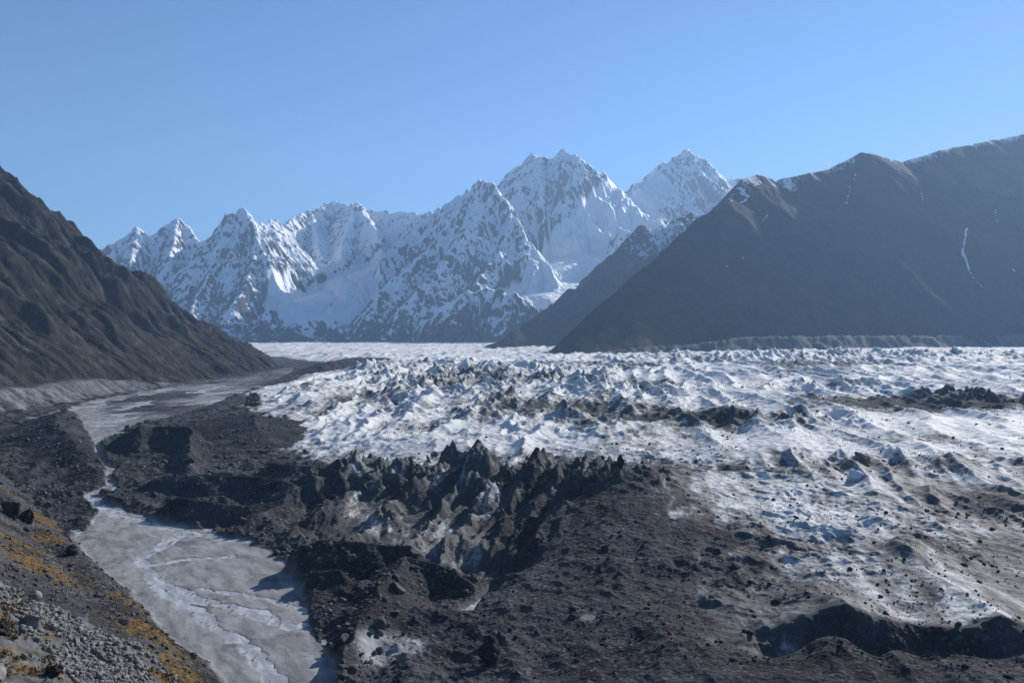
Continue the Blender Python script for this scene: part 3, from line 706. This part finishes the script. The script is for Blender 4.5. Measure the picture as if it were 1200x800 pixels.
# ------------------------------------------------------------------ stones
rng = np.random.default_rng(77)
def ico(sub):
    import bmesh
    bm = bmesh.new(); bmesh.ops.create_icosphere(bm, subdivisions=sub, radius=1.0)
    v = np.array([p.co[:] for p in bm.verts]); f = np.array([[q.index for q in p.verts] for p in bm.faces]); bm.free(); return v, f
ICO = {k: ico(k) for k in (1, 2, 3, 4)}
def stone(sub, seed, squash=0.75, cuts=11, steep=False):
    """a broken block: a ball cut flat by random planes"""
    g = np.random.default_rng(seed); v, f = ICO[sub]; v = v.copy()
    for _ in range(cuts):
        n = g.normal(size=3)
        if steep: n[2] = abs(n[2]) * 0.45 + 0.25
        n /= np.linalg.norm(n); d = g.uniform(0.38, 0.8)
        t = v @ n; m = t > d; v[m] -= np.outer(t[m] - d, n)
    v += g.normal(0, 0.012, v.shape)
    v *= np.array([g.uniform(0.8, 1.2), g.uniform(0.65, 1.0), squash * g.uniform(0.8, 1.15)])
    return v, f
def mesh_from(name, v, f, mat, smooth=False):
    me = bpy.data.meshes.new(name); me.from_pydata([tuple(p) for p in v], [], [tuple(q) for q in f]); me.update()
    me.materials.append(mat)
    return me
def tag(o, label, cat, group=None):
    o['label'] = label; o['category'] = cat
    if group: o['group'] = group
    return o
def thing(name, me, loc, scale, rot, label, cat, group=None):
    o = bpy.data.objects.new(name, me); COL.objects.link(o); o.location = loc; o.scale = scale; o.rotation_euler = rot
    return tag(o, label, cat, group)

M_pale = mat_rock('pale_stone', (0.13, 0.125, 0.118), (0.27, 0.262, 0.25), 0.35)
M_grey = mat_rock('grey_stone', (0.045, 0.043, 0.041), (0.13, 0.126, 0.12), 0.15)
M_dark = mat_rock('dark_stone', (0.016, 0.016, 0.016), (0.048, 0.046, 0.045))
M_ice = mat_rock('dirty_ice', (0.045, 0.044, 0.043), (0.20, 0.197, 0.192))
M_white = mat_rock('clean_ice', (0.55, 0.555, 0.56), (0.68, 0.69, 0.70))

def scatter(n, r0, r1, t0, t1, want, pick=None):
    """n places on the valley surface with zone in want"""
    th = np.radians(rng.uniform(t0, t1, n)); r = np.exp(rng.uniform(math.log(r0), math.log(r1), n))
    x = (r * np.sin(th)).astype(f32)[:, None]; y = (r * np.cos(th)).astype(f32)[:, None]
    z, at, zi = valley(x, y)
    ok = np.isin(zi[:, 0], want)
    if pick is not None: ok &= pick(x[:, 0], y[:, 0], z[:, 0], {k: v[:, 0] for k, v in at.items()})
    return np.stack([x[ok, 0], y[ok, 0], z[ok, 0]], -1)
def rubble(name, pts, sizes, mats_seed, mat, sub=1):
    V, Fc, off = [], [], 0
    for k in range(10):
        v, f = stone(sub, 900 + mats_seed * 20 + k, 0.8, 8); p = pts[k::10]; s_ = np.asarray(sizes)[k::10]
        a = rng.uniform(0, 6.283, len(p)); c, s0 = np.cos(a)[:, None], np.sin(a)[:, None]
        q = v[None] * s_[:, None, None]
        V.append(np.stack([q[..., 0] * c - q[..., 1] * s0 + p[:, 0:1], q[..., 0] * s0 + q[..., 1] * c + p[:, 1:2], q[..., 2] + p[:, 2:3] + 0.2 * s_[:, None]], -1).reshape(-1, 3))
        Fc.append((f[None] + (np.arange(len(p)) * len(v))[:, None, None] + off).reshape(-1, 3)); off += len(p) * len(v)
    V = np.concatenate(V).astype(f32); Fc = np.concatenate(Fc).astype(np.int32)
    me = bpy.data.meshes.new(name); me.vertices.add(len(V)); me.vertices.foreach_set('co', V.ravel())
    me.loops.add(Fc.size); me.loops.foreach_set('vertex_index', Fc.ravel())
    me.polygons.add(len(Fc)); me.polygons.foreach_set('loop_start', np.arange(0, Fc.size, 3, dtype=np.int32)); me.polygons.foreach_set('loop_total', np.full(len(Fc), 3, np.int32))
    me.update(calc_edges=True); me.materials.append(mat)
    o = bpy.data.objects.new(name, me); COL.objects.link(o); o['kind'] = 'stuff'; return o
def sizes(n, lo, hi, p=2.2):
    u = rng.uniform(0, 1, n); return (lo ** -p + u * (hi ** -p - lo ** -p)) ** (-1 / p)
def on_bench(x, y, z, at):
    b, nr = near_slope(x, y); return nr > b
def off_bench(x, y, z, at):
    b, nr = near_slope(x, y); return nr < b - 1
def bands(x, y):
    return fbm(0.6 * x + 0.8 * y, 0.3 * (0.8 * x - 0.6 * y), 13, 4, 296)
P = scatter(60000, 50, 190, -40, -10, [3], lambda x, y, z, at: on_bench(x, y, z, at) & (bands(x, y) + 0.25 * perlin(x / 3, y / 3, 611) < 0.02))
rubble('ledge_scree', P, sizes(len(P), 0.16, 0.7, 1.8), 1, M_pale)
P = scatter(16000, 150, 800, -40, -8, [3], off_bench)
rubble('slope_scree', P, sizes(len(P), 0.25, 1.3, 2.2) * (0.6 + np.hypot(P[:, 0], P[:, 1]) / 600), 2, M_grey)
P = scatter(90000, 255, 1100, -36, 40, [0], lambda x, y, z, at: perlin(x / 45, y / 45, 503) + 0.7 * perlin(x / 14, y / 14, 504) > -0.25)
h_ = len(P) * 3 // 4
rubble('moraine_rubble', P[:h_], sizes(h_, 0.26, 2.4, 2.0) * (0.7 + np.hypot(P[:h_, 0], P[:h_, 1]) / 900), 3, M_grey)
P = P[h_:]; rubble('pale_moraine_rubble', P, sizes(len(P), 0.24, 1.5, 2.2) * (0.7 + np.hypot(P[:, 0], P[:, 1]) / 900), 5, M_pale)
P = scatter(22000, 270, 2200, -20, 40, [2], lambda x, y, z, at: (perlin(x / 70, y / 70, 501) + 0.6 * perlin(x / 20, y / 20, 502) > 0.0) | (at['ice'] < 0.35))
rubble('glacier_rubble', P, sizes(len(P), 0.26, 1.7, 2.4) * (0.7 + np.hypot(P[:, 0], P[:, 1]) / 900), 4, M_dark)

def boulders(P, n, lo, hi, mat, seed, label, group, name='boulder', sink=0.15):
    P = P[:n]; sz = sizes(len(P), lo, hi, 1.6)
    ms = [mesh_from(name, *stone(3, seed + k), mat) for k in range(6)]
    for i, (p, s_) in enumerate(zip(P, sz)):
        s_ = float(s_); thing(name, ms[i % 6], (float(p[0]), float(p[1]), float(p[2]) + sink * s_), (s_, s_, s_), (rng.uniform(-.3, .3), rng.uniform(-.3, .3), rng.uniform(0, 6.28)), label, 'boulder', group)
boulders(scatter(6000, 72, 165, -36, -12, [3], lambda x, y, z, at: on_bench(x, y, z, at) & (bands(x, y) < 0.05)), 110, 0.7, 2.2, M_pale, 10, 'pale grey angular boulder among the orange plants of the near rubble ledge', 'pale boulders on the near rubble ledge')
boulders(scatter(1500, 150, 480, -34, -12, [3], off_bench), 60, 0.9, 2.6, M_grey, 30, 'grey boulder lying on the dark scree slope between ledge and river', 'grey boulders on the scree slope above the river')
boulders(scatter(600, 270, 520, -12, 14, [0]), 60, 1.3, 5.0, M_grey, 50, 'charcoal boulder lying on the dark debris by the river mouth', 'charcoal boulders on the dark debris')
boulders(scatter(800, 300, 700, 3, 34, [2]), 60, 1.4, 3.4, M_dark, 70, 'dark boulder resting on the dirty grey ice of the lower glacier', 'dark boulders on the dirty ice')

def seen(px, py, d0=60, d1=1600):
    """the place on the ground that a sight line reaches first"""
    d = np.exp(np.linspace(math.log(d0), math.log(d1), 1800)); x = (px - CX) / F * d; zl = CH + (HY - py) / F * d
    z = valley(x.astype(f32)[:, None], d.astype(f32)[:, None])[0][:, 0]
    k = np.nonzero(z >= zl)[0]; k = k[0] if len(k) else -1
    return float(x[k]), float(d[k]), float(z[k])
# low shrubs on the near hillside: small sprays of leaf-sized faces
P = scatter(60000, 60, 480, -40, -10, [3], lambda x, y, z, at: at['veg'] + 0.9 * perlin(x / 4, y / 4, 612) + 0.5 * perlin(x / 1.3, y / 1.3, 613) > 0.5)[:9000]
k = len(P); m_ = 12
C = np.repeat(P, m_, 0) + rng.normal(0, 1, (k * m_, 3)) * np.array([0.20, 0.20, 0.05]) + np.array([0, 0, 0.05])
D1 = rng.normal(0, 0.07, C.shape); D2 = rng.normal(0, 0.10, C.shape); D2[:, 2] = np.abs(D2[:, 2]) + 0.08
V = np.stack([C - D1, C + D1, C + D2], 1).reshape(-1, 3)
me = bpy.data.meshes.new('low_shrubs'); me.vertices.add(len(V)); me.vertices.foreach_set('co', V.astype(f32).ravel())
me.loops.add(len(V)); me.loops.foreach_set('vertex_index', np.arange(len(V), dtype=np.int32)); me.polygons.add(len(V) // 3)
me.polygons.foreach_set('loop_start', np.arange(0, len(V), 3, dtype=np.int32)); me.polygons.foreach_set('loop_total', np.full(len(V) // 3, 3, np.int32)); me.update(calc_edges=True)
n = NT('autumn_leaves'); c = n.mix(n.ramp(n.noise(n.vec(), 0.35, 6, 0.7), 0.35, 0.65), (0.055, 0.045, 0.018), (0.19, 0.10, 0.03))
me.materials.append(n.done(c, 0.9, 0.1)); o = bpy.data.objects.new('low_shrubs', me); COL.objects.link(o); o['kind'] = 'stuff'

def rough(v, f, seed):
    g = np.random.default_rng(seed); o = np.zeros(len(v))
    for w_ in (2.5, 4, 7, 11, 16, 24):
        for _ in range(4):
            k_ = g.normal(size=3) * w_; o += np.abs(np.sin(v @ k_ + g.uniform(0, 6))) * 0.22 / w_
    return v * (1 + (o - o.mean())[:, None] * 1.6), f
# single blocks that stand out
for px, py, wpx, hpx, mat, nm, seed, label, cat in (
    (14, 606, 26, 34, M_dark, 'rock_outcrop', 201, 'tall dark crag jutting from the orange slope at the left edge', 'rock'),
    (6, 742, 20, 20, M_dark, 'boulder', 202, 'dark boulder at the left edge above the pale rubble ledge', 'boulder'),
    (62, 792, 24, 18, M_dark, 'boulder', 203, 'big dark boulder low on the rubble ledge at the bottom edge', 'boulder'),
    (84, 650, 20, 14, M_dark, 'boulder', 204, 'dark boulder at the head of the grey river flat', 'boulder'),
    (30, 612, 16, 20, M_dark, 'rock_outcrop', 205, 'lower dark crag beside the tall crag on the orange slope', 'rock'),
    (120, 742, 12, 9, M_pale, 'boulder', 206, 'pale block on the upper edge of the rubble ledge', 'boulder'),
    (728, 548, 11, 22, M_dark, 'ice_spire', 207, 'black ice spire at the right end of the jagged dark ridge', 'ice spire'),
    (1004, 562, 26, 15, M_white, 'ice_block', 208, 'clean white ice block on the dirty ice right of centre', 'ice block'),
    (298, 475, 21, 15, M_grey, 'ice_block', 209, 'rounded grey ice block at the left tip of the white ice', 'ice block'),
    (577, 773, 34, 26, M_dark, 'boulder', 210, 'dark pyramid shaped block on the debris at the bottom centre', 'boulder')):
    x, y, z = seen(px, py); w_ = wpx / F * y / 2; h_ = hpx / F * y
    me = mesh_from(nm, *rough(*stone(4, seed, 1.0, 14), seed), mat)
    thing(nm, me, (x, y, z + h_ * 0.30), (w_ * 1.15, w_ * 1.05, h_ * 0.62), (0.05, 0.08, seed * 1.3), label, cat)

# jagged ice pinnacles on the crest of the dark ridge
pm = [mesh_from('ice_pinnacle', *rough(*stone(4, 300 + k, 1.0, 13, True), 300 + k), M_ice) for k in range(7)]
crest_line = [(430, 548), (465, 540), (500, 533), (535, 530), (570, 532), (610, 538), (650, 543), (690, 548), (715, 552)]
for i in range(54):
    t = rng.uniform(0, 8); a, b = crest_line[int(t)], crest_line[int(t) + 1]; u = t - int(t)
    x, y, z = seen(a[0] + (b[0] - a[0]) * u + rng.normal(0, 8), a[1] + (b[1] - a[1]) * u + rng.uniform(0, 1) ** 1.5 * 75 - 2)
    s_ = rng.uniform(1.8, 4.6)
    thing('ice_pinnacle', pm[i % 7], (x, y, z + s_ * 0.3), (s_, s_ * rng.uniform(0.6, 1.0), s_ * rng.uniform(0.8, 1.5)), (rng.normal(0, .25), rng.normal(0, .25), rng.uniform(0, 6.28)),
          'jagged grey ice pinnacle on the crest of the dark central ridge', 'ice pinnacle', 'ice pinnacles along the central ridge')

# ------------------------------------------------------------------ sky, sun, haze, camera
w = bpy.data.worlds.new('World'); scene.world = w; w.use_nodes = True
nt = w.node_tree; nt.nodes.clear()
sky = nt.nodes.new('ShaderNodeTexSky'); sky.sky_type = 'NISHITA'; sky.sun_disc = False
sky.sun_elevation = math.radians(SUN_EL); sky.sun_rotation = math.radians(SUN_AZ)
sky.altitude = 5000; sky.air_density = 1.7; sky.dust_density = 2.0; sky.ozone_density = 7.5
bg = nt.nodes.new('ShaderNodeBackground'); bg.inputs[1].default_value = 0.085
out = nt.nodes.new('ShaderNodeOutputWorld')
nt.links.new(sky.outputs[0], bg.inputs[0]); nt.links.new(bg.outputs[0], out.inputs[0])
sl = bpy.data.lights.new('sun', 'SUN'); sl.energy = 5.0; sl.angle = math.radians(0.5); sl.color = (1.0, 0.97, 0.93)
so = bpy.data.objects.new('sun', sl); COL.objects.link(so)
so.rotation_euler = (math.radians(90 - SUN_EL), 0, math.radians(180 - SUN_AZ))

def haze():
    n = bpy.data.materials.new('thin_air'); n.use_nodes = True; t = n.node_tree; t.nodes.clear()
    o = t.nodes.new('ShaderNodeOutputMaterial'); v = t.nodes.new('ShaderNodeVolumePrincipled')
    v.inputs['Color'].default_value = (0.42, 0.66, 1.0, 1); v.inputs['Density'].default_value = 4.3e-5
    v.inputs['Anisotropy'].default_value = 0.2
    t.links.new(v.outputs[0], o.inputs['Volume'])
    x0, x1, y0, y1, z0, z1 = -9000, 9000, -600, 15500, -120, 3400
    vs = [(x, y, z) for z in (z0, z1) for y in (y0, y1) for x in (x0, x1)]
    fs = [(0, 2, 3, 1), (4, 5, 7, 6), (0, 1, 5, 4), (2, 6, 7, 3), (0, 4, 6, 2), (1, 3, 7, 5)]
    me = bpy.data.meshes.new('haze'); me.from_pydata(vs, [], fs); me.update(); me.materials.append(n)
    ob = bpy.data.objects.new('haze', me); COL.objects.link(ob); ob['kind'] = 'stuff'
haze()

cam = bpy.data.cameras.new('camera'); cam.sensor_width = 36; cam.lens = 36 * F / 1200; cam.shift_y = -12 / 1200
cam.clip_start = 0.5; cam.clip_end = 60000
co = bpy.data.objects.new('camera', cam); COL.objects.link(co); co.location = (0, 0, CH); co.rotation_euler = (math.radians(90), 0, 0)
scene.camera = co
scene.view_settings.view_transform = 'Standard'; scene.view_settings.look = 'None'; scene.view_settings.gamma = 1
scene.view_settings.exposure = 0.6
scene.cycles.use_denoising = True
scene.cycles.max_bounces = 4; scene.cycles.volume_bounces = 0; scene.cycles.diffuse_bounces = 2; scene.cycles.glossy_bounces = 2
print('done', time.time() - T0)
